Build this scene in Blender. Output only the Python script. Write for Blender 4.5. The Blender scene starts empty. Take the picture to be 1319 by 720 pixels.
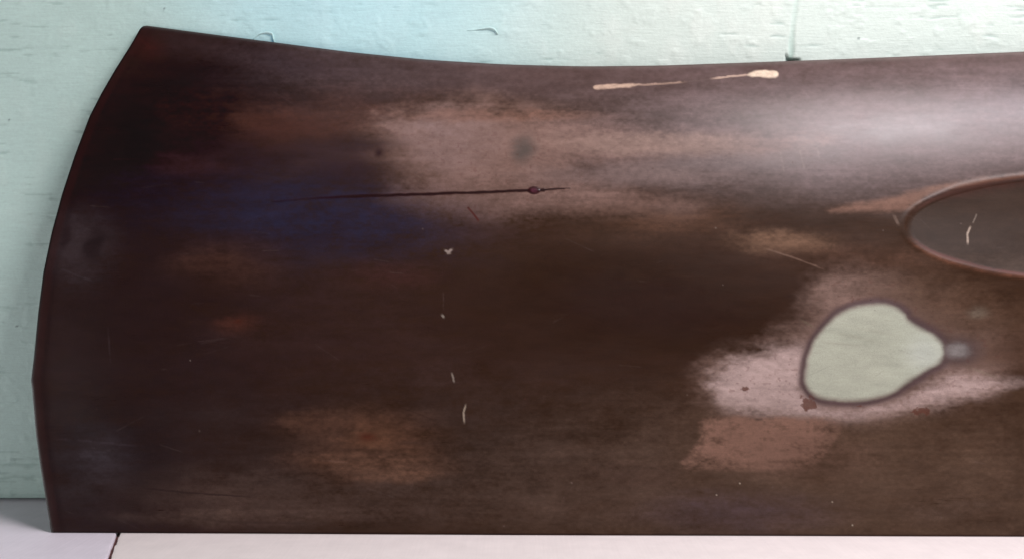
import bpy, math, random
import numpy as np
from mathutils import Vector

# ------------------------------------------------------------------ camera, world, lamps, exposure
S = bpy.context.scene
COL = S.collection
FP, CX, CY, CH = 1270.0, 659.5, 360.0, 0.2825      # focal length in photo pixels, centre, camera height (m)
WALL_Y = 1.259                                      # metres from the camera to the wall

cam = bpy.data.cameras.new("camera")
cam.sensor_width = 36.0
cam.lens = FP / 1319.0 * 36.0
cam.clip_start = 0.02
cam.clip_end = 50
co = bpy.data.objects.new("camera", cam)
co.location = (0, 0, CH)
co.rotation_euler = (math.radians(90), 0, 0)
COL.objects.link(co)
S.camera = co

w = bpy.data.worlds.new("World")
S.world = w
w.use_nodes = True
bg = w.node_tree.nodes["Background"]
bg.inputs[0].default_value = (0.97, 0.95, 1.0, 1)
bg.inputs[1].default_value = 0.10

def area(name, loc, target, size, watts, color, size_y=None, spread=180):
    l = bpy.data.lights.new(name, 'AREA')
    l.energy = watts
    l.color = color
    l.size = size
    if size_y:
        l.shape = 'RECTANGLE'
        l.size_y = size_y
    l.spread = math.radians(spread)
    o = bpy.data.objects.new(name, l)
    o.location = loc
    o.rotation_euler = (Vector(target) - Vector(loc)).to_track_quat('-Z', 'Y').to_euler()
    COL.objects.link(o)
    return o

area("ceiling_lamp", (0.78, 0.30, 1.55), (0.20, 1.2, 0.30), 0.62, 21.5, (1.0, 0.955, 0.94))
area("left_fill_light", (-2.2, 0.10, 0.30), (-0.5, 1.2, 0.2), 0.9, 11.0, (1.0, 0.98, 0.97), 0.5)  # added fill from the left, lifts the shaded wall
area("highlight_strip_light", (1.25, 0.42, 1.75), (0.50, 1.2, 0.45), 1.5, 26.0, (0.94, 0.90, 1.0), 0.22)  # added long light out of view, gives the highlight band
# added blue spot that tints the upper wall
sp = bpy.data.lights.new("blue_tint_spot", 'SPOT')
sp.energy = 22.0
sp.color = (0.04, 0.50, 1.0)
sp.spot_size = math.radians(27)
sp.spot_blend = 1.0
sp.shadow_soft_size = 0.08
so = bpy.data.objects.new("blue_tint_spot", sp)
so.location = (-0.35, 0.05, 1.15)
so.rotation_euler = (Vector((-0.20, 1.259, 0.73)) - Vector(so.location)).to_track_quat('-Z', 'Y').to_euler()
COL.objects.link(so)

S.view_settings.view_transform = 'Standard'
S.view_settings.look = 'None'
S.view_settings.exposure = 0.0
S.view_settings.gamma = 1.0
S.render.resolution_x, S.render.resolution_y = 1024, 558

# ------------------------------------------------------------------ helpers
def lin(r, g=None, b=None):
    c = np.array([r, g, b], float) / 255.0
    return np.where(c <= 0.04045, c / 12.92, ((c + 0.055) / 1.055) ** 2.4)

def ss(a, b, x):
    t = np.clip((x - a) / (b - a), 0, 1)
    return t * t * (3 - 2 * t)

def vnoise(x, y, seed):
    r = np.random.RandomState(seed)
    T = r.rand(257, 257)
    T[256] = T[0]; T[:, 256] = T[:, 0]
    xi = np.floor(x); yi = np.floor(y)
    fx = x - xi; fy = y - yi
    xi = xi.astype(int) % 256; yi = yi.astype(int) % 256
    fx = fx * fx * (3 - 2 * fx); fy = fy * fy * (3 - 2 * fy)
    a = T[yi, xi]; b = T[yi, xi + 1]; c = T[yi + 1, xi]; d = T[yi + 1, xi + 1]
    return (a * (1 - fx) + b * fx) * (1 - fy) + (c * (1 - fx) + d * fx) * fy

def fbm(x, y, sx, sy, seed, octaves=4, gain=0.5):
    """0..1 noise, feature size sx by sy"""
    t = 0; amp = 1; tot = 0
    for o in range(octaves):
        t = t + amp * vnoise(x / sx * 2 ** o + 17.3 * o, y / sy * 2 ** o + 9.1 * o, seed + o)
        tot += amp
        amp *= gain
    return t / tot

def poly_sdf(x, y, pts):
    """signed distance to a closed polygon, negative inside"""
    pts = np.array(pts, float)
    d2 = np.full(x.shape, 1e18); inside = np.zeros(x.shape, bool)
    n = len(pts)
    for i in range(n):
        ax, ay = pts[i]; bx, by = pts[(i + 1) % n]
        ex, ey = bx - ax, by - ay
        t = np.clip(((x - ax) * ex + (y - ay) * ey) / (ex * ex + ey * ey), 0, 1)
        d2 = np.minimum(d2, (x - ax - t * ex) ** 2 + (y - ay - t * ey) ** 2)
        if ey != 0:
            inside ^= ((ay > y) != (by > y)) & (x < ex * (y - ay) / ey + ax)
    d = np.sqrt(d2)
    return np.where(inside, -d, d)

def smooth_closed(pts, n=12):
    """Catmull-Rom through a closed outline"""
    pts = np.array(pts, float); out = []
    N = len(pts)
    for i in range(N):
        p0, p1, p2, p3 = pts[i - 1], pts[i], pts[(i + 1) % N], pts[(i + 2) % N]
        for k in range(n):
            t = k / n
            out.append(0.5 * ((2 * p1) + (-p0 + p2) * t + (2 * p0 - 5 * p1 + 4 * p2 - p3) * t * t + (-p0 + 3 * p1 - 3 * p2 + p3) * t ** 3))
    return np.array(out)

def line_sdf(x, y, pts):
    """distance to an open polyline and the position along it (0..1)"""
    pts = np.array(pts, float)
    d2 = np.full(x.shape, 1e18); at = np.zeros(x.shape)
    n = len(pts) - 1
    for i in range(n):
        ax, ay = pts[i]; bx, by = pts[i + 1]
        ex, ey = bx - ax, by - ay
        t = np.clip(((x - ax) * ex + (y - ay) * ey) / (ex * ex + ey * ey), 0, 1)
        q = (x - ax - t * ex) ** 2 + (y - ay - t * ey) ** 2
        at = np.where(q < d2, (i + t) / n, at)
        d2 = np.minimum(d2, q)
    return np.sqrt(d2), at

def np_mesh(name, verts, quads):
    me = bpy.data.meshes.new(name)
    nv, nf = len(verts), len(quads)
    me.vertices.add(nv); me.vertices.foreach_set('co', np.asarray(verts, np.float32).ravel())
    me.loops.add(nf * 4); me.loops.foreach_set('vertex_index', np.asarray(quads, np.int32).ravel())
    me.polygons.add(nf)
    me.polygons.foreach_set('loop_start', np.arange(0, nf * 4, 4, dtype=np.int32))
    me.polygons.foreach_set('use_smooth', np.ones(nf, bool))
    me.update(calc_edges=True)
    me.validate()
    return me

def put_color(me, name, rgb):
    a = me.attributes.new(name, 'FLOAT_COLOR', 'POINT')
    c = np.ones((len(rgb), 4), np.float32); c[:, :3] = rgb
    a.data.foreach_set('color', c.ravel())

def put_float(me, name, v):
    a = me.attributes.new(name, 'FLOAT', 'POINT')
    a.data.foreach_set('value', np.asarray(v, np.float32))

def link(name, me, mat, parent=None):
    o = bpy.data.objects.new(name, me)
    if mat and not me.materials:
        me.materials.append(mat)
    COL.objects.link(o)
    o.parent = parent
    return o

class NT:
    def __init__(s, name):
        s.m = bpy.data.materials.new(name); s.m.use_nodes = True
        s.t = s.m.node_tree; s.p = s.t.nodes['Principled BSDF']
    def n(s, kind, **kw):
        nd = s.t.nodes.new(kind)
        for k, v in kw.items():
            if k.startswith('i_'):
                nd.inputs[k[2:].replace('_', ' ')].default_value = v
            else:
                setattr(nd, k, v)
        return nd
    def l(s, a, b): s.t.links.new(a, b)
    def coords(s, scale):
        tc = s.n('ShaderNodeTexCoord'); mp = s.n('ShaderNodeMapping')
        mp.inputs['Scale'].default_value = scale
        s.l(tc.outputs['Object'], mp.inputs['Vector'])
        return mp.outputs[0]
    def noise(s, scale, vec, detail=4, rough=0.5):
        nd = s.n('ShaderNodeTexNoise')
        nd.inputs['Scale'].default_value = scale; nd.inputs['Detail'].default_value = detail
        nd.inputs['Roughness'].default_value = rough
        s.l(vec, nd.inputs['Vector'])
        return nd.outputs['Fac']
    def rng(s, v, a, b, c, d):
        nd = s.n('ShaderNodeMapRange')
        nd.inputs[1].default_value = a; nd.inputs[2].default_value = b
        nd.inputs[3].default_value = c; nd.inputs[4].default_value = d
        s.l(v, nd.inputs[0]); return nd.outputs[0]
    def math(s, op, a, b):
        nd = s.n('ShaderNodeMath', operation=op)
        for i, q in enumerate((a, b)):
            if isinstance(q, (int, float)): nd.inputs[i].default_value = q
            else: s.l(q, nd.inputs[i])
        return nd.outputs[0]
    def scalecol(s, col, fac):
        nd = s.n('ShaderNodeVectorMath', operation='SCALE')
        s.l(col, nd.inputs[0]); s.l(fac, nd.inputs['Scale'])
        return nd.outputs[0]
    def bump(s, h, dist, strength=1.0, nrm=None):
        b = s.n('ShaderNodeBump'); b.inputs['Distance'].default_value = dist; b.inputs['Strength'].default_value = strength
        s.l(h, b.inputs['Height'])
        if nrm is not None: s.l(nrm, b.inputs['Normal'])
        return b.outputs[0]

# ------------------------------------------------------------------ materials
def steel_material():
    k = NT('worn_sheet_steel')
    at = k.n('ShaderNodeAttribute', attribute_name='wear')
    ro = k.n('ShaderNodeAttribute', attribute_name='rough')
    br = k.noise(1.0, k.coords((60, 60, 1500)), 3, 0.6)         # sanding lines along the panel
    gr = k.noise(1.0, k.coords((1400, 1400, 1400)), 2, 0.6)     # fine speckle
    mo = k.noise(1.0, k.coords((28, 28, 90)), 4, 0.6)
    f = k.math('MULTIPLY', k.rng(br, 0.25, 0.75, 0.95, 1.05), k.rng(gr, 0.25, 0.75, 0.78, 1.22))
    f = k.math('MULTIPLY', f, k.rng(mo, 0.3, 0.7, 0.90, 1.10))
    k.l(k.scalecol(at.outputs['Color'], f), k.p.inputs['Base Color'])
    k.l(k.math('ADD', ro.outputs['Fac'], k.rng(br, 0.2, 0.8, -0.05, 0.05)), k.p.inputs['Roughness'])
    k.p.inputs['Specular IOR Level'].default_value = 0.26
    k.p.inputs['Metallic'].default_value = 0.0
    n1 = k.bump(br, 0.00003, 0.4)
    n2 = k.bump(gr, 0.00006, 0.5, n1)
    k.l(n2, k.p.inputs['Normal'])
    return k.m

def wall_material():
    k = NT('mint_wall_paint')
    at = k.n('ShaderNodeAttribute', attribute_name='paint')
    a = k.noise(1.0, k.coords((45, 45, 420)), 5, 0.65)      # brush strokes run sideways
    b = k.noise(1.0, k.coords((260, 260, 300)), 4, 0.6)
    c = k.noise(1.0, k.coords((900, 900, 900)), 2, 0.5)
    f = k.math('MULTIPLY', k.rng(a, 0.3, 0.7, 0.955, 1.045), k.rng(b, 0.3, 0.7, 0.96, 1.04))
    k.l(k.scalecol(at.outputs['Color'], f), k.p.inputs['Base Color'])
    k.p.inputs['Roughness'].default_value = 0.55
    n1 = k.bump(a, 0.0006, 0.5)
    n2 = k.bump(b, 0.0005, 0.5, n1)
    n3 = k.bump(c, 0.00015, 0.5, n2)
    k.l(n3, k.p.inputs['Normal'])
    return k.m

def board_material(name, rgb, streak):
    k = NT(name)
    vec = k.coords((420, 9, 60))
    a = k.noise(1.0, vec, 4, 0.6)
    b = k.noise(1.0, k.coords((30, 30, 30)), 4, 0.6)
    c = k.noise(1.0, k.coords((160, 160, 160)), 3, 0.5)
    rgbn = k.n('ShaderNodeRGB'); rgbn.outputs[0].default_value = (*rgb, 1)
    f = k.math('MULTIPLY', k.rng(a, 0.3, 0.7, 1 - streak, 1 + streak), k.rng(b, 0.3, 0.7, 0.96, 1.04))
    f = k.math('MULTIPLY', f, k.rng(c, 0.17, 0.24, 0.55, 1.0))    # a few dark specks
    k.l(k.scalecol(rgbn.outputs[0], f), k.p.inputs['Base Color'])
    k.p.inputs['Roughness'].default_value = 0.5
    n1 = k.bump(a, 0.0002, 0.5); n2 = k.bump(b, 0.001, 0.4, n1)
    k.l(n2, k.p.inputs['Normal'])
    return k.m

def plain_material(name, rgb, rough=0.7):
    k = NT(name)
    b = k.noise(1.0, k.coords((220, 220, 220)), 4, 0.6)
    rgbn = k.n('ShaderNodeRGB'); rgbn.outputs[0].default_value = (*rgb, 1)
    k.l(k.scalecol(rgbn.outputs[0], k.rng(b, 0.3, 0.7, 0.75, 1.25)), k.p.inputs['Base Color'])
    k.p.inputs['Roughness'].default_value = rough
    k.l(k.bump(b, 0.0005, 0.6), k.p.inputs['Normal'])
    return k.m

# ------------------------------------------------------------------ wall
def build_wall():
    xs = np.concatenate([np.linspace(-2.5, -0.80, 40), np.arange(-0.795, 0.90, 0.0018), np.linspace(0.92, 2.5, 30)])
    zs = np.concatenate([np.arange(0.0035, 0.66, 0.0018), np.linspace(0.665, 1.6, 30)])
    X, Z = np.meshgrid(xs, zs)
    PX = X * FP / WALL_Y + CX                 # the photo's units, only to lay out the marks
    PY = CY - (Z - CH) * FP / WALL_Y
    y = np.zeros_like(X)
    # gentle unevenness, lumps of old paint and short sideways cracks
    y -= 0.0022 * (fbm(X, Z, 0.22, 0.16, 11, 3) - 0.5)
    lump = fbm(X, Z, 0.016, 0.013, 31, 3)
    y -= 0.0005 * ss(0.58, 0.82, lump)
    crk = fbm(X, Z, 0.034, 0.0042, 51, 3)
    m2 = fbm(X, Z, 0.06, 0.05, 61, 2)
    cr = ss(0.66, 0.78, crk) * ss(0.45, 0.62, m2)
    y += 0.0005 * cr
    drip = fbm(X + 0.004 * (fbm(X, Z, .02, .02, 5, 2) - .5), Z, 0.030, 0.055, 71, 4)
    y -= 0.0003 * ss(0.50, 0.78, drip)
    # tall crack where two lengths of wall board meet
    zz = zs
    cx_line = (1022 - CX) / FP * WALL_Y + 0.0035 * (fbm(zz, zz * 0, 0.03, 1, 91, 4) - 0.5) * 2 + (zz - 0.60) * 0.10
    cw = 0.0030 + 0.0022 * (fbm(zz, zz * 0, 0.02, 1, 95, 3))
    dx = np.abs(X - cx_line[:, None])
    crack = 1 - ss(0.25, 1.15, dx / cw[:, None])
    y += 0.0020 * crack * (0.35 + 0.65 * ss(0.62, 0.555, Z))
    # dark notch where the crack is broken away just above the panel
    nd = poly_sdf(PX, PY, [(1012, 70), (1016, 75.5), (1023, 76.5), (1030, 77), (1031, 90), (1013, 92)])
    notch = 1 - ss(-1.5, 1.5, nd)
    y += 0.004 * notch
    # bottom edge crumbles slightly
    y += 0.002 * (1 - ss(0.004, 0.009, Z + 0.002 * (fbm(X, Z, .02, .02, 15, 2) - .5)))
    # paint colour: mint, milky smears, and the overexposed right side painted paler
    c = np.ones(X.shape + (3,)) * np.array([0.490, 0.655, 0.600])
    mott = fbm(X, Z, 0.09, 0.07, 101, 5)[..., None]
    c = c * (0.93 + 0.14 * mott)
    milk = (ss(0.48, 0.76, drip) * (0.15 + 0.45 * ss(-0.1, 0.3, X)))[..., None]
    c = c * (1 - milk) + np.array([0.61, 0.72, 0.66]) * milk
    right = ss(-0.15, 0.22, X)[..., None] * 0.6
    c = c * (1 - right) + np.array([0.63, 0.665, 0.60]) * right
    k = (0.42 * cr)[..., None]
    c = c * (1 - k) + np.array([0.24, 0.36, 0.32]) * k
    k = (0.55 * crack * (0.45 + 0.55 * ss(0.62, 0.55, Z)))[..., None]
    c = c * (1 - k) + np.array([0.34, 0.52, 0.45]) * k
    k = (0.9 * notch)[..., None]
    c = c * (1 - k) + np.array([0.06, 0.10, 0.09]) * k
    for sx, sz, r in ((12, 155, 1.4), (212, 12, 1.2), (1106, 50, 1.6), (22, 420, 1.3)):
        k = (0.8 * (1 - ss(r * 0.5, r * 1.6, np.hypot(PX - sx, PY - sz))))[..., None]
        c = c * (1 - k) + np.array([0.10, 0.14, 0.13]) * k
    V = np.stack([X, WALL_Y + y, Z], -1).reshape(-1, 3)
    R, Cn = X.shape
    i = np.arange(R * Cn).reshape(R, Cn)
    Q = np.stack([i[:-1, :-1], i[:-1, 1:], i[1:, 1:], i[1:, :-1]], -1).reshape(-1, 4)
    # bottom lip going back
    nb = len(V)
    Vb = V[i[0]].copy(); Vb[:, 1] = WALL_Y + 0.03
    V = np.vstack([V, Vb])
    j = np.arange(nb, nb + Cn)
    Q = np.vstack([Q, np.stack([j[:-1], j[1:], i[0, 1:], i[0, :-1]], -1)])
    me = np_mesh('wall', V, Q)
    cc = np.vstack([c.reshape(-1, 3), np.tile([0.12, 0.2, 0.17], (Cn, 1))])
    put_color(me, 'paint', cc)
    MW = wall_material()
    wall = link('wall', me, MW)
    wall['kind'] = 'structure'
    # curled flakes of old paint standing off the wall
    def flake(pts, rad):
        n = 26
        P = []
        pts = np.array(pts, float)
        tt = np.linspace(0, len(pts) - 1, n)
        px = np.interp(tt, range(len(pts)), pts[:, 0]); py = np.interp(tt, range(len(pts)), pts[:, 1])
        for _ in range(3):
            px[1:-1] = (px[:-2] + 2 * px[1:-1] + px[2:]) / 4; py[1:-1] = (py[:-2] + 2 * py[1:-1] + py[2:]) / 4
        V = []; F = []
        for a in range(n):
            x = (px[a] - CX) / FP * WALL_Y; z = CH - (py[a] - CY) / FP * WALL_Y
            u = a / (n - 1); r = rad * (0.15 + 0.85 * math.sin(math.pi * min(u * 0.62 + 0.0, 1)) ** 1.2) * (1 if u < .93 else .6)
            V += [(x, WALL_Y + .002, z + r * .55), (x + r * .1, WALL_Y - r * 1.5, z + r * .35), (x, WALL_Y - r * 1.0, z - r * .9), (x, WALL_Y + .002, z - r * 1.9)]
            if a:
                b = 4 * a
                for q in range(3): F.append((b - 4 + q, b + q, b + q + 1, b - 3 + q))
        F.append((0, 1, 2, 3)); e = 4 * (n - 1); F.append((e + 3, e + 2, e + 1, e))
        m = np_mesh('paint_flake', np.array(V), np.array(F))
        put_color(m, 'paint', np.tile([0.54, 0.70, 0.64], (len(V), 1)))
        link('paint_flake', m, MW, wall)
    flake([(602, 40), (618, 38), (630, 36), (637, 38), (641, 44)], 0.0022)
    flake([(326, 51), (334, 44), (343, 42), (351, 43), (353, 54)], 0.0020)
    return wall
build_wall()

# ------------------------------------------------------------------ floor: a dark bed and the two painted boards on it
def build_floor():
    V = [(-2.5, -0.6, -0.02), (2.5, -0.6, -0.02), (2.5, 1.6, -0.02), (-2.5, 1.6, -0.02)]
    me = bpy.data.meshes.new('floor'); me.from_pydata(V, [], [(0, 1, 2, 3)])
    fl = link('floor', me, plain_material('dark_floor_bed', (0.045, 0.018, 0.014), 0.9))
    fl['kind'] = 'structure'
    ys = np.concatenate([np.linspace(-0.5, 0.85, 60), np.linspace(0.852, 1.286, 230)])
    base = -0.4395 + (1.10 - ys) * 0.305
    jag = (fbm(ys, ys * 0, 0.012, 1, 3, 3) - 0.5)
    left_edge = base - 0.0022 + 0.0010 * jag
    right_edge = base + 0.0016 + 0.0034 * (fbm(ys, ys * 0, 0.010, 1, 23, 4) - 0.35)
    def board(name, edge, far, mat, label):
        # top, rounded arris and side along the joint
        s = 1 if far > 0 else -1
        offs = [(0.0, -0.019), (0.0, -0.0016), (0.0004 * s, -0.0005), (0.0014 * s, 0.0)]
        cols = [np.stack([edge + o, ys, np.full_like(ys, z)], -1) for o, z in offs]
        for q in np.linspace(0, 1, 24)[1:] ** 2:
            cols.append(np.stack([(edge + 0.0014 * s) * (1 - q) + far * q, ys, np.zeros_like(ys)], -1))
        A = np.stack(cols, 1); n, m = A.shape[:2]
        i = np.arange(n * m).reshape(n, m)
        Q = np.stack([i[:-1, :-1], i[:-1, 1:], i[1:, 1:], i[1:, :-1]], -1).reshape(-1, 4)
        if s < 0: Q = Q[:, ::-1]
        me = np_mesh(name, A.reshape(-1, 3), Q)
        o = link(name, me, mat, fl); o['label'] = label
    board('board', left_edge, -2.5, board_material('lilac_white_paint', (0.79, 0.72, 0.79), 0.03), 'lilac white painted board')
    board('board', right_edge, 2.5, board_material('cream_paint', (0.86, 0.77, 0.75), 0.02), 'cream painted board')
    # brown dirt caught in the joint
    V = []; F = []
    for a, yv in enumerate(ys):
        V += [(left_edge[a] - 0.001, yv, -0.0045), (right_edge[a] + 0.001, yv, -0.0042)]
        if a: F.append((2 * a - 2, 2 * a - 1, 2 * a + 1, 2 * a))
    m = bpy.data.meshes.new('joint_dirt'); m.from_pydata(V, [], F)
    link('joint_dirt', m, plain_material('brown_joint_dirt', (0.10, 0.035, 0.03), 0.9), fl)
    return fl
build_floor()

# ------------------------------------------------------------------ the sheet metal panel
K = 1.0
def build_panel():
    # outline of the panel in its own sheet units (1 unit is about 0.9 mm)
    ex = [33, 34.5, 38, 48, 60, 90, 120, 150, 200, 250, 300, 350, 400, 430, 460, 478, 490, 500, 512, 560, 600, 640, 686]
    ev = [189, 183.5, 180, 174.5, 167.5, 148.5, 131, 115.5, 96.5, 80, 66.5, 56, 49.5, 46.5, 43.6, 41.4, 40.0, 41.4, 42.3, 46.5, 52, 58.5, 66]
    tx = [185, 260, 350, 450, 550, 650, 750, 850, 950, 1100, 1319, 1800]
    ty = [33, 43, 54.5, 67.5, 77.5, 83.5, 86, 85, 81.5, 76, 67, 45]
    NU, NX, NVv = 1240, 44, 600
    v = np.linspace(0, 1, NVv)
    v = v * 0.985 + 0.015 * v ** 1        # even rows
    yl = 33 + (686 - 33) * v
    XL = np.interp(yl, ex, ev)
    ker = np.exp(-np.linspace(-2, 2, 9) ** 2); ker /= ker.sum()
    XLs = np.convolve(np.pad(XL, 4, mode='edge'), ker, 'valid')
    XL = np.where((yl > 60), XLs, XL)
    u = np.linspace(0, 1, NU)
    X = XL[:, None] + (1332 - XL[:, None]) * u[None, :]
    X = np.hstack([X, np.tile(np.linspace(1332, 1760, NX + 1)[1:], (NVv, 1))])
    tsm = np.interp(np.arange(0, 1801), tx, ty)
    k2 = np.exp(-np.linspace(-2, 2, 81) ** 2); k2 /= k2.sum()
    tsmooth = np.convolve(np.pad(tsm, 40, mode='reflect', reflect_type='odd'), k2, 'valid')
    tsmooth = np.where(np.arange(1801) < 230, tsm, tsmooth)
    YT = np.interp(X, np.arange(0, 1801), tsmooth)
    YB = np.interp(X, [65, 300, 660, 1319, 1800], [686, 687, 689, 691, 692.5])
    Vv = v[:, None] * np.ones_like(X)
    Y = YT + (YB - YT) * Vv
    H = 1 - Vv                              # height up the panel 0..1
    # ---- depth
    Db = CH * FP / (YB - CY)
    Dt = np.interp(X, [60, 185, 500, 900, 1319, 1800], [1.250, 1.250, 1.240, 1.228, 1.222, 1.215])
    r = ss(250, 1000, X)
    kk = np.interp(X, [0, 650, 900, 1100, 1330, 1760], [0.34, 0.30, 0.33, 0.40, 0.52, 0.54])
    g = (1 - kk) * H + kk * (1 - r) * H ** 3 + kk * r * H ** (8 - 1.5 * ss(1000, 1330, X))
    D = Db + (Dt - Db) * g
    dl = X - XL[:, None]
    D += 0.006 * np.exp(-(dl / 90.0) ** 2) * ss(0.0, 0.25, H) * ss(1.0, 0.75, H)
    # rolled hem along the front edge
    D += -0.00012 * np.exp(-((dl - 9) / 6.0) ** 2) + 0.0006 * np.exp(-dl / 1.6)
    # top edge rolls over
    dt = Y - YT
    D += 0.004 * np.exp(-dt / 2.2)
    # shallow dents and waviness of hand beaten metal
    D += 0.0018 * (fbm(X, Y, 240, 130, 201, 2) - 0.5) * ss(0, 0.08, H)
    # ---- recess on the right
    re = np.hypot((X - 1402) / 236.0, (Y - 292) / 67.0)
    rw = re + 0.02 * (fbm(X, Y, 40, 40, 211, 2) - 0.5)
    ed = (1 - rw) * 67 * (1 + 1.2 * ss(1250, 1160, X))       # rough distance inside the rim
    D += 0.0022 * ss(-2, 5, ed) * (0.25 + 0.75 * ss(330, 265, Y)) + 0.005 * np.clip(1 - re ** 2, 0, 1)
    D -= 0.0003 * np.exp(-((ed + 3) / 3.0) ** 2)
    # ---- filler patch outline
    FO = smooth_closed([(1036, 470), (1034, 492), (1043, 508), (1062, 516), (1090, 519), (1118, 517), (1150, 508), (1172, 494), (1191, 480), (1208, 471), (1217, 461),
                        (1219, 451), (1216, 440), (1205, 430), (1188, 421), (1173, 412), (1166, 402), (1150, 392), (1125, 389), (1098, 394), (1072, 408), (1052, 430), (1040, 452)], 5)
    wx = 3.0 * (fbm(X, Y, 22, 22, 221, 3) - 0.5); wy = 3.0 * (fbm(X, Y, 22, 22, 227, 3) - 0.5)
    fs = poly_sdf(X + wx, Y + wy, FO)
    D -= 0.0004 * ss(2, -10, fs)
    D += 0.00035 * np.exp(-((fs - 3) / 4.0) ** 2)
    # ---- dark run with a drop on it
    run, ra = line_sdf(X, Y + 1.2 * (fbm(X, Y, 9, 9, 231, 2) - 0.5), [(352, 260), (400, 256), (450, 253.5), (498, 252), (560, 250), (620, 248), (672, 246), (700, 245), (744, 242)])
    rwid = 2.1 + 0.9 * (fbm(X, Y, 12, 12, 233, 2) - 0.5)
    rwid = rwid * (0.65 + 0.45 * ss(0.0, 0.4, ra)) * np.where(ra > 0.88, 0.55, 1) * ss(0.98, 0.93, ra) + 0.01
    runm = 1 - ss(0.4, 1.3, run / rwid)
    drop = np.hypot((X - 688) / 7.6, (Y - 245.5) / 4.8)
    D -= 0.0004 * runm + 0.0010 * np.sqrt(np.clip(1 - drop ** 2, 0, 1))
    # ---- pale scuffs near the top
    def scuff(pts):
        d = poly_sdf(X + 2.0 * (fbm(X, Y, 7, 5, 241, 2) - .5), Y + 2.2 * (fbm(X, Y, 8, 6, 243, 2) - .5), smooth_closed(pts, 4))
        return d
    sc1 = scuff([(764, 113), (770, 109.5), (790, 109), (815, 108), (826, 109.5), (810, 113), (786, 115), (768, 116)])
    sc2 = scuff([(962, 97), (970, 92.5), (985, 91), (998, 91), (1003, 95.5), (999, 100), (984, 100.5), (970, 99.5)])
    D -= 0.0002 * (ss(1, -2, sc1) + ss(1, -2, sc2))
    D = np.minimum(D, WALL_Y - 0.004)
    P = np.stack([(X - CX) / FP * D, D, CH - (Y - CY) / FP * D], -1)
    P[..., 2] = np.maximum(P[..., 2], 0.0006)

    # ---- wear colours, with a blue sheen and recess shading painted in
    fil0 = ss(6, 0, fs)
    n1 = fbm(X, Y, 150, 60, 301, 5); n2 = fbm(X, Y, 70, 28, 311, 4); n3 = fbm(X, Y, 16, 9, 321, 4)
    bl = fbm(X + 40 * n1, Y, 130, 26, 371, 5)
    blot = ss(0.34, 0.68, bl); n4 = fbm(X, Y, 5, 3, 331, 3)
    strk = fbm(X, Y, 90, 5, 341, 4)
    WX = X + 22 * (fbm(X, Y, 90, 40, 351, 3) - 0.5) + 20 * (fbm(X, Y + 0.06 * X, 170, 13, 353, 3) - 0.5) + 14 * (n3 - .5)
    WY = Y + 15 * (fbm(X, Y, 90, 40, 361, 4) - 0.5) + 10 * (n3 - .5)
    C = np.ones(X.shape + (3,)) * lin(56, 39, 29)
    grit = (strk - .5) * 0.7 + (n3 - .5) * 0.7 + (n2 - .5) * 0.9 + (n4 - .5) * .9
    def mix(m, rgb):
        nonlocal C
        m = np.clip(m, 0, 1)
        m = np.clip(m + 1.5 * m * (1 - m) * grit * (1 - 0.8 * fil0), 0, 1)[..., None]
        C = C * (1 - m) + lin(*rgb) * m
    def ell(cx, cy, rx, ry, rot=0, soft=0.6, warp=1.0):
        x = X + (WX - X) * warp - cx; y = Y + (WY - Y) * warp - cy
        a = math.radians(rot); xr = x * math.cos(a) + y * math.sin(a); yr = -x * math.sin(a) + y * math.cos(a)
        q = np.hypot(xr / rx, yr / ry)
        return 1 - ss(1 - soft, 1 + soft * 0.6, q)
    def patch(pts, soft_in, soft_out, warp=1.0):
        d = poly_sdf(X + (WX - X) * warp, Y + (WY - Y) * warp, smooth_closed(pts, 4))
        return 1 - ss(-soft_in, soft_out, d)
    # large tones
    mix(ss(700, 120, X + 120 * (n1 - .5)) * 0.75, (44, 30, 32))
    mix(ell(500, 420, 420, 110, 0, 0.8) * 0.55, (54, 38, 36))
    mix(ell(860, 380, 260, 90, -8, 0.8) * 0.75, (56, 40, 34))
    mix(ell(220, 160, 190, 90, -35, 0.8) * 0.95, (27, 15, 17))
    mix(ell(190, 400, 170, 200, 0, 0.9) * 0.40, (33, 23, 24))
    mix(ell(130, 640, 130, 70, 0, 0.9) * 0.45, (44, 33, 36))
    mix(ell(320, 640, 200, 34, 3, 0.9) * 0.55, (84, 66, 58))
    mix(ell(640, 590, 500, 90, 0, 0.9) * 0.45, (62, 50, 46))
    mix(ell(1120, 620, 420, 110, 0, 0.9) * 0.75, (82, 64, 52))
    mix(ell(760, 640, 420, 60, 0, 0.9) * 0.4, (76, 60, 52))
    mix(ell(950, 660, 120, 26, 0, 0.9) * 0.5, (72, 58, 62))
    mix(ell(830, 395, 230, 80, 0, 0.9) * 0.8, (42, 27, 20))
    mix(ell(130, 590, 110, 80, 0, 0.9) * 0.6, (30, 20, 22))
    # upper grey brown band along the whole length
    mix(ss(150, 110, WY + (700 - WX) * 0.03) * ss(180, 620, X) * 0.75, (88, 70, 68))
    mix(ell(1150, 175, 420, 80, 0, 0.8) * 0.80, (106, 88, 88))
    mix(ell(300, 70, 150, 18, 8, 0.9) * 0.5, (62, 45, 44))
    # upper bare metal zone, left worn brown then grey
    mix(ell(460, 160, 220, 42, 2, 0.8) * 0.75 * (0.35 + 0.6 * blot), (84, 58, 49))
    mix(ell(380, 210, 120, 24, 0, 0.9) * 0.5 * blot, (84, 62, 58))
    mix(ell(260, 215, 60, 20, 0, 0.9) * 0.5 * blot, (70, 40, 36))
    mix(ell(330, 155, 110, 26, 10, 0.9) * 0.75 * (0.3 + 0.7 * blot), (72, 44, 36))
    mix(ell(604, 190, 128, 60, 0, 0.62) * 0.92, (120, 94, 84))
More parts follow.
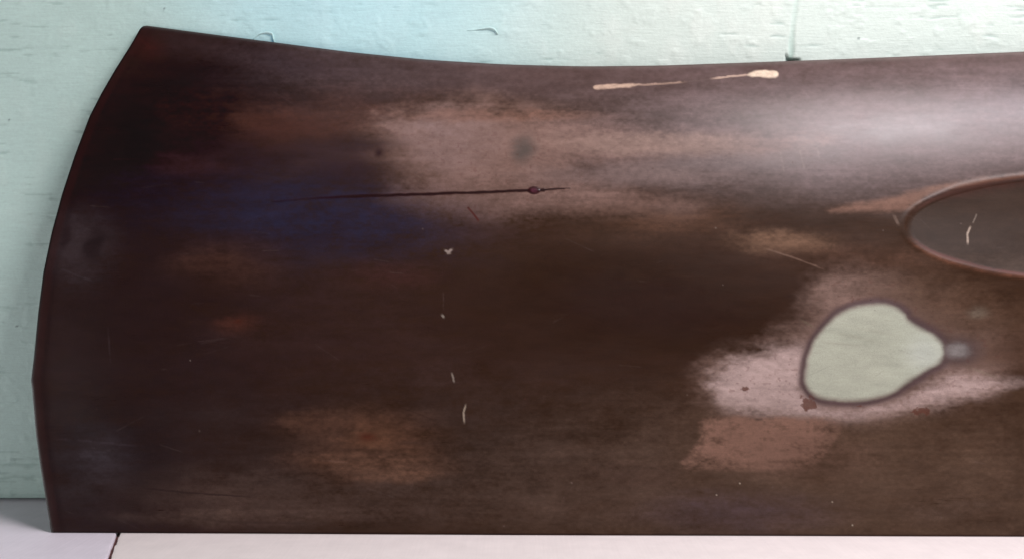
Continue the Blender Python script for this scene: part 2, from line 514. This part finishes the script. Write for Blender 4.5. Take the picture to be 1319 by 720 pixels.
    mix(patch([(505, 150), (600, 148), (700, 150), (770, 158), (850, 170), (960, 176), (1070, 178), (1040, 192), (900, 200), (800, 208), (740, 214), (780, 240), (900, 262), (880, 282), (760, 276), (640, 284), (560, 272), (500, 250), (560, 222), (510, 190)], 26, 20) * 0.62, (128, 102, 94))
    mix(ell(585, 185, 62, 46, 0, 0.8) * 0.5, (128, 106, 102))
    mix(ell(840, 186, 130, 15, 0, 0.7) * 0.6, (136, 112, 102))
    mix(ell(640, 150, 120, 7, 1, 0.9) * 0.4, (128, 90, 74))
    # greyish strokes laid over it
    mix(ell(820, 226, 150, 16, -1, 0.7) * 0.75, (108, 90, 86))
    mix(ell(960, 206, 120, 14, -1, 0.8) * 0.55, (100, 86, 84))
    mix(ell(440, 190, 75, 15, -4, 0.8) * 0.75, (52, 37, 35))
    mix(ell(400, 205, 110, 20, 0, 0.8) * 0.55, (56, 40, 40))
    mix(ell(290, 195, 90, 30, 0, 0.8) * 0.6, (42, 28, 32))
    mix(ell(674, 193, 16, 20, 0, 0.9, 0.35) * 0.8, (76, 70, 66))
    mix(ell(488, 198, 5, 6, 0, 0.9, 0.3) * 0.8, (44, 26, 28))
    mix(ell(455, 222, 70, 16, 0, 0.9) * 0.7, (50, 34, 34))
    # bluish reflected sheen painted into the base colour
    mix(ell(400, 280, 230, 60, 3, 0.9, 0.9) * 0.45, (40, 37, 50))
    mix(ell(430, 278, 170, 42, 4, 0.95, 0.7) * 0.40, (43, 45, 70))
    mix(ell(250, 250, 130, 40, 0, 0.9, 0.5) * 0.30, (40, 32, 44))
    # rusty glows
    for cx, cy, rx, ry, am, rgb in ((305, 415, 30, 14, .5, (80, 46, 36)), (330, 430, 60, 24, .3, (66, 46, 42)), (305, 412, 6, 4, .35, (70, 34, 25)), (290, 340, 70, 34, .35, (80, 54, 44)), (470, 570, 95, 42, .62, (98, 68, 52)), (505, 600, 75, 18, .7, (112, 82, 66)),
                                    (395, 548, 45, 16, .45, (92, 64, 50)), (472, 565, 14, 7, .6, (72, 34, 26)), (860, 285, 120, 34, .45, (86, 60, 46)), (1010, 312, 70, 14, .75, (120, 92, 74)),
                                    (640, 300, 90, 20, .35, (70, 50, 44)), (330, 665, 170, 10, .45, (88, 70, 62)), (820, 610, 60, 16, .35, (78, 60, 52)), (1215, 655, 60, 14, .35, (84, 68, 60)),
                                    (505, 355, 60, 20, .3, (66, 40, 36)), (1130, 330, 160, 20, .4, (86, 62, 50))):
        mix(ell(cx, cy, rx, ry, 0, 0.9, 0.8) * am * (0.55 + 0.7 * blot), rgb)
    # zone around the recess
    mix(patch([(1065, 272), (1110, 262), (1150, 254), (1190, 243), (1240, 235), (1330, 224), (1500, 216), (1500, 228), (1330, 233), (1240, 241), (1196, 250), (1170, 268), (1120, 272)], 5, 6, 0.25) * 0.75, (124, 92, 78))
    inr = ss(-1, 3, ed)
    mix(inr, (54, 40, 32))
    mix(inr * ss(300, 350, Y + 6 * (n3 - .5)) * 0.25, (80, 66, 58))  # lit lower side of the hollow painted lighter
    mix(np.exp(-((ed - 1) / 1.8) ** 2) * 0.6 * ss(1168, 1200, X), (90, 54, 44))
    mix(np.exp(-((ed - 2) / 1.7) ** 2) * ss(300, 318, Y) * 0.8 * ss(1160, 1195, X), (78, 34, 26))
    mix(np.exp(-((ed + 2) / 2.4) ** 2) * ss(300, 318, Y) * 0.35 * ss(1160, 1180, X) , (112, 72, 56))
    mix(np.exp(-((ed - 5) / 6.0) ** 2) * ss(270, 240, Y) * 0.7, (60, 36, 30))  # shade inside the upper rim painted in, reddish
    # bare metal round the filler
    halo = patch([(905, 482), (930, 455), (985, 432), (1035, 398), (1048, 362), (1085, 350), (1140, 356), (1180, 376), (1240, 396), (1290, 430), (1300, 468), (1290, 500), (1250, 512), (1200, 528), (1140, 540), (1070, 540), (980, 532), (920, 522)], 32, 24)
    mix(halo * 0.72 * (0.75 + 0.35 * blot), (122, 99, 90))
    mix(patch([(918, 490), (945, 462), (1010, 440), (1050, 446), (1040, 500), (1080, 524), (1160, 512), (1200, 486), (1236, 474), (1300, 490), (1330, 490), (1240, 512), (1180, 528), (1090, 538), (980, 530), (925, 520)], 22, 13) * 0.85, (164, 143, 138))
    mix(ell(1230, 400, 110, 40, 14, 0.8, 0.9) * 0.7, (84, 64, 52))
    mix(ell(1258, 400, 15, 9, 0, 0.9, 0.6) * 0.35, (112, 106, 94))
    mix(patch([(1250, 462), (1320, 425), (1500, 400), (1500, 480), (1330, 474), (1290, 472)], 16, 14, 0.5) * 0.75, (80, 60, 50))
    # pinkish ground block under it
    mix(patch([(905, 540), (990, 536), (1085, 542), (1070, 575), (1050, 598), (960, 604), (880, 601), (900, 570)], 6, 5, 0.35) * 0.80 * ss(1110, 1010, WX) ** 0.6 * ss(868, 935, WX + 10 * (n4 - .5)) ** 0.6 * (0.15 + 0.9 * n3 + 0.8 * n4) * (0.6 + 0.7 * blot), (116, 88, 76))
    mix(ell(1040, 590, 90, 26, 0, 0.9) * 0.35, (96, 72, 62))
    # filler
    rw2 = 4.2 + 3.0 * ss(1140, 1200, X)
    ring = np.exp(-((fs - 1.5) / rw2) ** 2)
    wide = 1 - ss(-1, 11, fs)
    mix(wide * 0.45, (104, 84, 80))
    fil = ss(1.0, -8.0 - 2 * ss(1140, 1205, X), fs + 2 * (n4 - .5))
    mix(ring * 0.93, (78, 62, 62))
    mix(fil, (158, 160, 144))
    mix(fil * ss(1120, 1195, X) * 0.7, (164, 168, 152))
    mix(fil * ell(1192, 455, 26, 24, 0, 0.9, 0.2) * 0.45, (168, 172, 166))
    mix(fil * ell(1090, 430, 80, 10, 8, 0.9, 0.5) * 0.35, (146, 150, 134))
    tail = ell(1234, 451, 17, 11, 0, 0.6, 0.05)
    mix(ell(1234, 452, 34, 22, 0, 0.55, 0.05) * 0.92 * (1 - fil), (76, 62, 60))
    mix(tail * (1 - fil) * 0.85, (118, 112, 110))
    # grinding scratches across the filler
    for (a, b, wd, am) in (((1060, 425), (1150, 444), 4.5, .14), ((1075, 416), (1170, 436), 4, .10), ((1030, 410), (1052, 424), 2.6, .5), ((1240, 470), (1290, 488), 3, .35), ((1050, 440), (1120, 446), 2, .2)):
        d, t = line_sdf(X, Y, [a, b])
        mix((1 - ss(0, wd, d)) * am * np.sin(np.pi * np.clip(t, 0, 1)), (110, 100, 84))
    # rust scabs
    for cx, cy, rx, ry, th in ((1043, 520, 16, 13, .50), (1187, 529, 17, 7, .42), (959, 501, 5, 3.4, .25), (1105, 523, 14, 2.5, .70)):
        q = np.hypot((X - cx) / rx, (Y - cy) / ry)
        mm = ss(th + .18, th + .26, fbm(X, Y, 6, 6, 401, 4, 0.65) + 0.42 * (1 - q)) * ss(1.5, 0.9, q)
        mix(mm * 0.8, (84, 52, 42))
    # pitted speckle on the bare areas
    pit = (1 - fil0) * ss(0.70, 0.80, fbm(X, Y, 4.5, 3.5, 411, 2)) * np.clip(halo + ell(620, 220, 160, 70, 0, 0.8), 0, 1)
    mix(pit * 0.28, (84, 52, 44))
    # dark run, drop, small crooked scratch
    mix(runm * (0.35 + 0.63 * ss(0.05, 0.35, ra)), (38, 15, 16))
    mix(ss(1.25, 0.95, drop) * 0.9, (48, 18, 24))
    mix(ss(0.75, 0.4, drop) * 0.7, (86, 48, 60))
    d, t = line_sdf(X, Y, [(603, 268), (610, 276), (616, 284)])
    mix((1 - ss(0.6, 1.8, d)) * 0.85, (74, 34, 30))
    # pale scuffs and the thin lines leading to them
    mix(ss(1.0, -1.5, sc1) * (0.72 + 0.5 * n4), (180, 152, 134))
    mix(ss(1.2, -1.8, sc2) * (0.8 + 0.3 * n4), (214, 192, 170))
    def scratch(pts, wd, am, rgb, broken=0.0):
        d, t = line_sdf(X + 1.2 * (n3 - .5), Y + 1.2 * (n4 - .5), pts)
        m = (1 - ss(wd * 0.3, wd, d)) * am
        if broken: m = m * ss(broken - .1, broken + .1, fbm(X, Y, 9, 9, 421, 2))
        mix(m * np.clip(6 * t * (1 - t) + .2, 0, 1), rgb)
    scratch([(822, 110), (850, 108.5), (884, 106)], 1.9, .7, (168, 140, 124))
    scratch([(880, 106.3), (900, 104), (918, 101.8)], 1.1, .3, (104, 86, 80))
    scratch([(915, 102), (940, 99), (966, 96.5)], 1.8, .75, (176, 150, 134))
    for pts, wd, am, rgb, br in (
            ([(600, 520), (597, 531), (598, 545)], 1.7, .95, (140, 126, 112), 0),
            ([(582, 480), (585, 492)], 1.8, .6, (140, 128, 118), 0), ([(569, 405), (572, 409)], 2.2, .9, (130, 120, 110), 0), ([(571, 375), (571, 400)], 1.2, .12, (120, 104, 98), 0),
            ([(572, 322), (577, 325), (583, 321)], 2.4, .85, (150, 134, 126), 0), ([(575, 327), (581, 326)], 2.0, .7, (150, 134, 126), 0),
            ([(1258, 276), (1253, 288)], 1.3, .35, (150, 136, 124), 0), ([(1250, 292), (1246, 302), (1247, 315)], 1.9, .8, (160, 142, 128), 0),
            ([(75, 345), (95, 353), (120, 362)], 1.8, .45, (66, 56, 58), 0), ([(200, 452), (240, 442), (310, 433)], 1.5, .3, (66, 52, 50), .4),
            ([(70, 565), (115, 568), (185, 575)], 2.0, .25, (58, 48, 52), 0.35), ([(180, 628), (240, 634), (330, 640)], 1.6, .5, (40, 28, 28), 0),
            ([(139, 420), (142, 468)], 1.4, .3, (76, 64, 66), .4), ([(985, 320), (1025, 333), (1062, 347)], 1.5, .45, (120, 96, 84), 0),
            ([(1005, 195), (1010, 222)], 1.6, .3, (120, 102, 96), 0.3), ([(1030, 192), (1036, 218)], 1.8, .35, (126, 108, 100), 0.3), ([(1052, 188), (1056, 206)], 1.8, .3, (120, 102, 96), 0.3),
            ([(1200, 120), (1199, 150), (1212, 175)], 3.5, .35, (84, 66, 64), 0), ([(1120, 226), (1145, 226)], 1.6, .4, (76, 62, 62), 0), ([(1150, 276), (1158, 290)], 2.6, .4, (110, 92, 82), 0),
            ([(1110, 180), (1111, 197)], 2.0, .3, (90, 76, 78), 0), ([(160, 30 + 0), (196, 66)], 1.5, .3, (80, 50, 44), .4),
            ([(160, 655), (290, 672), (420, 674)], 2.2, .3, (46, 34, 32), .3)):
        scratch(pts, wd, am, rgb, br)
    rs = random.Random(4)
    for _ in range(150):                      # stray short hairline scratches
        x0, y0 = rs.uniform(60, 1300), rs.uniform(110, 680); L = rs.uniform(8, 42); a = rs.gauss(0.0, 0.35)
        yy = y0 + L * math.sin(a)
        sel = (slice(None), slice(None))
        m = np.abs(Y - (y0 + (X - x0) * math.tan(a)))
        mm = (1 - ss(0.3, 1.0, m)) * ss(x0, x0 + 4, X) * ss(x0 + L, x0 + L - 6, X) * rs.uniform(.05, .16)
        mix(mm, rs.choice([(96, 82, 78), (80, 64, 60), (30, 20, 20)]))
    for _ in range(45):                      # specks
        x0, y0, rr = rs.uniform(60, 1310), rs.uniform(100, 684), rs.uniform(0.7, 1.4)
        m = 1 - ss(rr * .4, rr * 1.3, np.hypot(X - x0, Y - y0))
        mix(m * rs.uniform(.2, .7), rs.choice([(110, 98, 90), (30, 20, 20), (74, 44, 36), (90, 76, 70)]))
    for x0, y0 in ((953, 622), (923, 637), (1098, 676), (1072, 646)):
        mix(0.7 * (1 - ss(.4, 1.5, np.hypot(X - x0, Y - y0))), (176, 164, 150))
    # finger smudges near the front edge
    mix(ell(105, 320, 44, 50, 10, 0.9, 0.7) * 0.75, (60, 50, 52))
    mix(ell(124, 317, 13, 22, 12, 0.7, 0.5) * 0.7, (34, 24, 25))
    mix(ell(88, 306, 6, 16, 8, 0.7, 0.3) * 0.5, (36, 24, 26))
    mix(ell(120, 600, 50, 50, 40, 0.9, 0.8) * 0.15 * (0.5 + n2), (78, 70, 76))
    mix(ell(190, 60, 26, 16, 20, 0.9, 0.6) * 0.55, (64, 30, 26))
    mix(ell(350, 78, 70, 10, 8, 0.9, 0.6) * 0.35, (66, 52, 52))
    # streaky tone over everything, not over the filler
    tone = (0.76 + 0.26 * n2 + 0.10 * strk + 0.12 * n1) * (0.94 + 0.12 * n3) * (0.92 + 0.16 * n4)
    tone = tone * (1 - fil) + fil * (0.97 + 0.04 * n3)
    C = C * tone[..., None]
    # hem: reddish brown oxide with rubbed spots
    hem = ss(15, 9, dl + 3 * (n3 - .5))
    mix(hem * 0.45, (50, 28, 27))
    mix(np.exp(-((dl - 15) / 4.0) ** 2) * 0.25, (28, 16, 18))
    mix(ss(3.2, 1.2, dl) * 0.8, (26, 17, 17))
    mix(ss(2.2, 0.6, dt) * 0.5, (60, 32, 28))
    mix(ss(4.0, 0.8, YB - Y + 2.5 * (n3 - .5)) * 0.7, (36, 24, 24))
    C = np.maximum(C - 0.0065 * (1 - fil[..., None]), 0.0022 + 0.15 * C)
    # roughness: bare metal and filler differ from the oxide skin
    RO = 0.33 + 0.10 * (n2 - .5) + 0.06 * halo
    RO = RO * (1 - fil) + 0.62 * fil
    RO = RO + 0.10 * inr
    RO = np.clip(RO, 0.2, 0.95)

    # ---- normals from the whole sheet so that parts meet without a seam
    R, Cn = X.shape
    du = np.gradient(P, axis=1); dv = np.gradient(P, axis=0)
    N = np.cross(dv, du); N /= np.linalg.norm(N, axis=-1, keepdims=True) + 1e-12
    N = np.where(N[..., 1:2] > 0, -N, N)
    i = np.arange(R * Cn).reshape(R, Cn)
    Q = np.stack([i[:-1, :-1], i[1:, :-1], i[1:, 1:], i[:-1, 1:]], -1).reshape(-1, 4)
    def fc(a): return ((a[:-1, :-1] + a[1:, 1:]) / 2).ravel()
    cls = np.zeros(len(Q), int)
    cls[fc(dl) < 15] = 1
    cls[fc(re) < 1.0] = 2
    cls[fc(fs) < 1.5] = 3
    cls[(fc(runm) > 0.5)] = 4
    cls[fc(drop) < 1.1] = 5
    cls[fc(sc1) < 0] = 6
    cls[fc(sc2) < 0] = 7
    MS = steel_material()
    root = bpy.data.objects.new('metal_panel', None)
    root.location = (0.0, 1.10, 0.0)
    root['label'] = 'worn dark brown metal panel with pale green teardrop patch, leaning on mint wall'
    root['category'] = 'metal panel'
    COL.objects.link(root)
    Pf = P.reshape(-1, 3) - np.array([0.0, 1.10, 0.0]); Nf = N.reshape(-1, 3); Cf = C.reshape(-1, 3); Rf = RO.ravel()
    parts = {0: ('metal_face', None), 1: ('curved_rim', None), 2: ('oval_recess', None), 3: ('teardrop_patch', 'pale green teardrop patch with soft dark rim'),
             4: ('dark_run', 'thin dark red run across bare metal'), 5: ('drop', 'small round dark drop'), 6: ('paint_scuff', 'long pinkish scuff'), 7: ('paint_scuff', 'short cream scuff')}
    made = {}
    for c, (nm, lab) in parts.items():
        q = Q[cls == c]
        if not len(q): continue
        idx, inv = np.unique(q, return_inverse=True)
        me = np_mesh(nm, Pf[idx], inv.reshape(-1, 4))
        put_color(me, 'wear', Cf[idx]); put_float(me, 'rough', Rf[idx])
        me.normals_split_custom_set_from_vertices(Nf[idx].tolist())
        o = link(nm, me, MS, made[4] if c == 5 else root)
        if lab: o['label'] = lab
        made[c] = o
    # flange turned back all round the sheet, closed by a plain back
    loop = np.concatenate([i[0, :], i[1:, -1], i[-1, -2::-1], i[-2:0:-1, 0]])
    A = Pf[loop]; n = len(loop)
    B = A.copy(); B[:, 1] += 0.0022
    bk = B.copy(); bk[:, 1] += 0.0
    V = np.vstack([A, B]); a = np.arange(n); b = np.roll(a, -1)
    F = np.stack([a, a + n, b + n, b], -1)
    # coarse back sheet
    ri = np.linspace(0, R - 1, 60).astype(int); ci = np.linspace(0, Cn - 1, 120).astype(int)
    G = P[np.ix_(ri, ci)].reshape(-1, 3) - np.array([0.0, 1.10, 0.0]); G[:, 1] += 0.0024
    gi = np.arange(60 * 120).reshape(60, 120) + len(V)
    F2 = np.stack([gi[:-1, :-1], gi[:-1, 1:], gi[1:, 1:], gi[1:, :-1]], -1).reshape(-1, 4)
    V = np.vstack([V, G]); F = np.vstack([F, F2])
    V[:, 1] = np.minimum(V[:, 1], WALL_Y - 0.0022 - 1.10)
    me = np_mesh('turned_edge', V, F)
    put_color(me, 'wear', np.tile(lin(50, 32, 30), (len(V), 1))); put_float(me, 'rough', np.full(len(V), 0.5))
    link('turned_edge', me, MS, root)
    return root
build_panel()
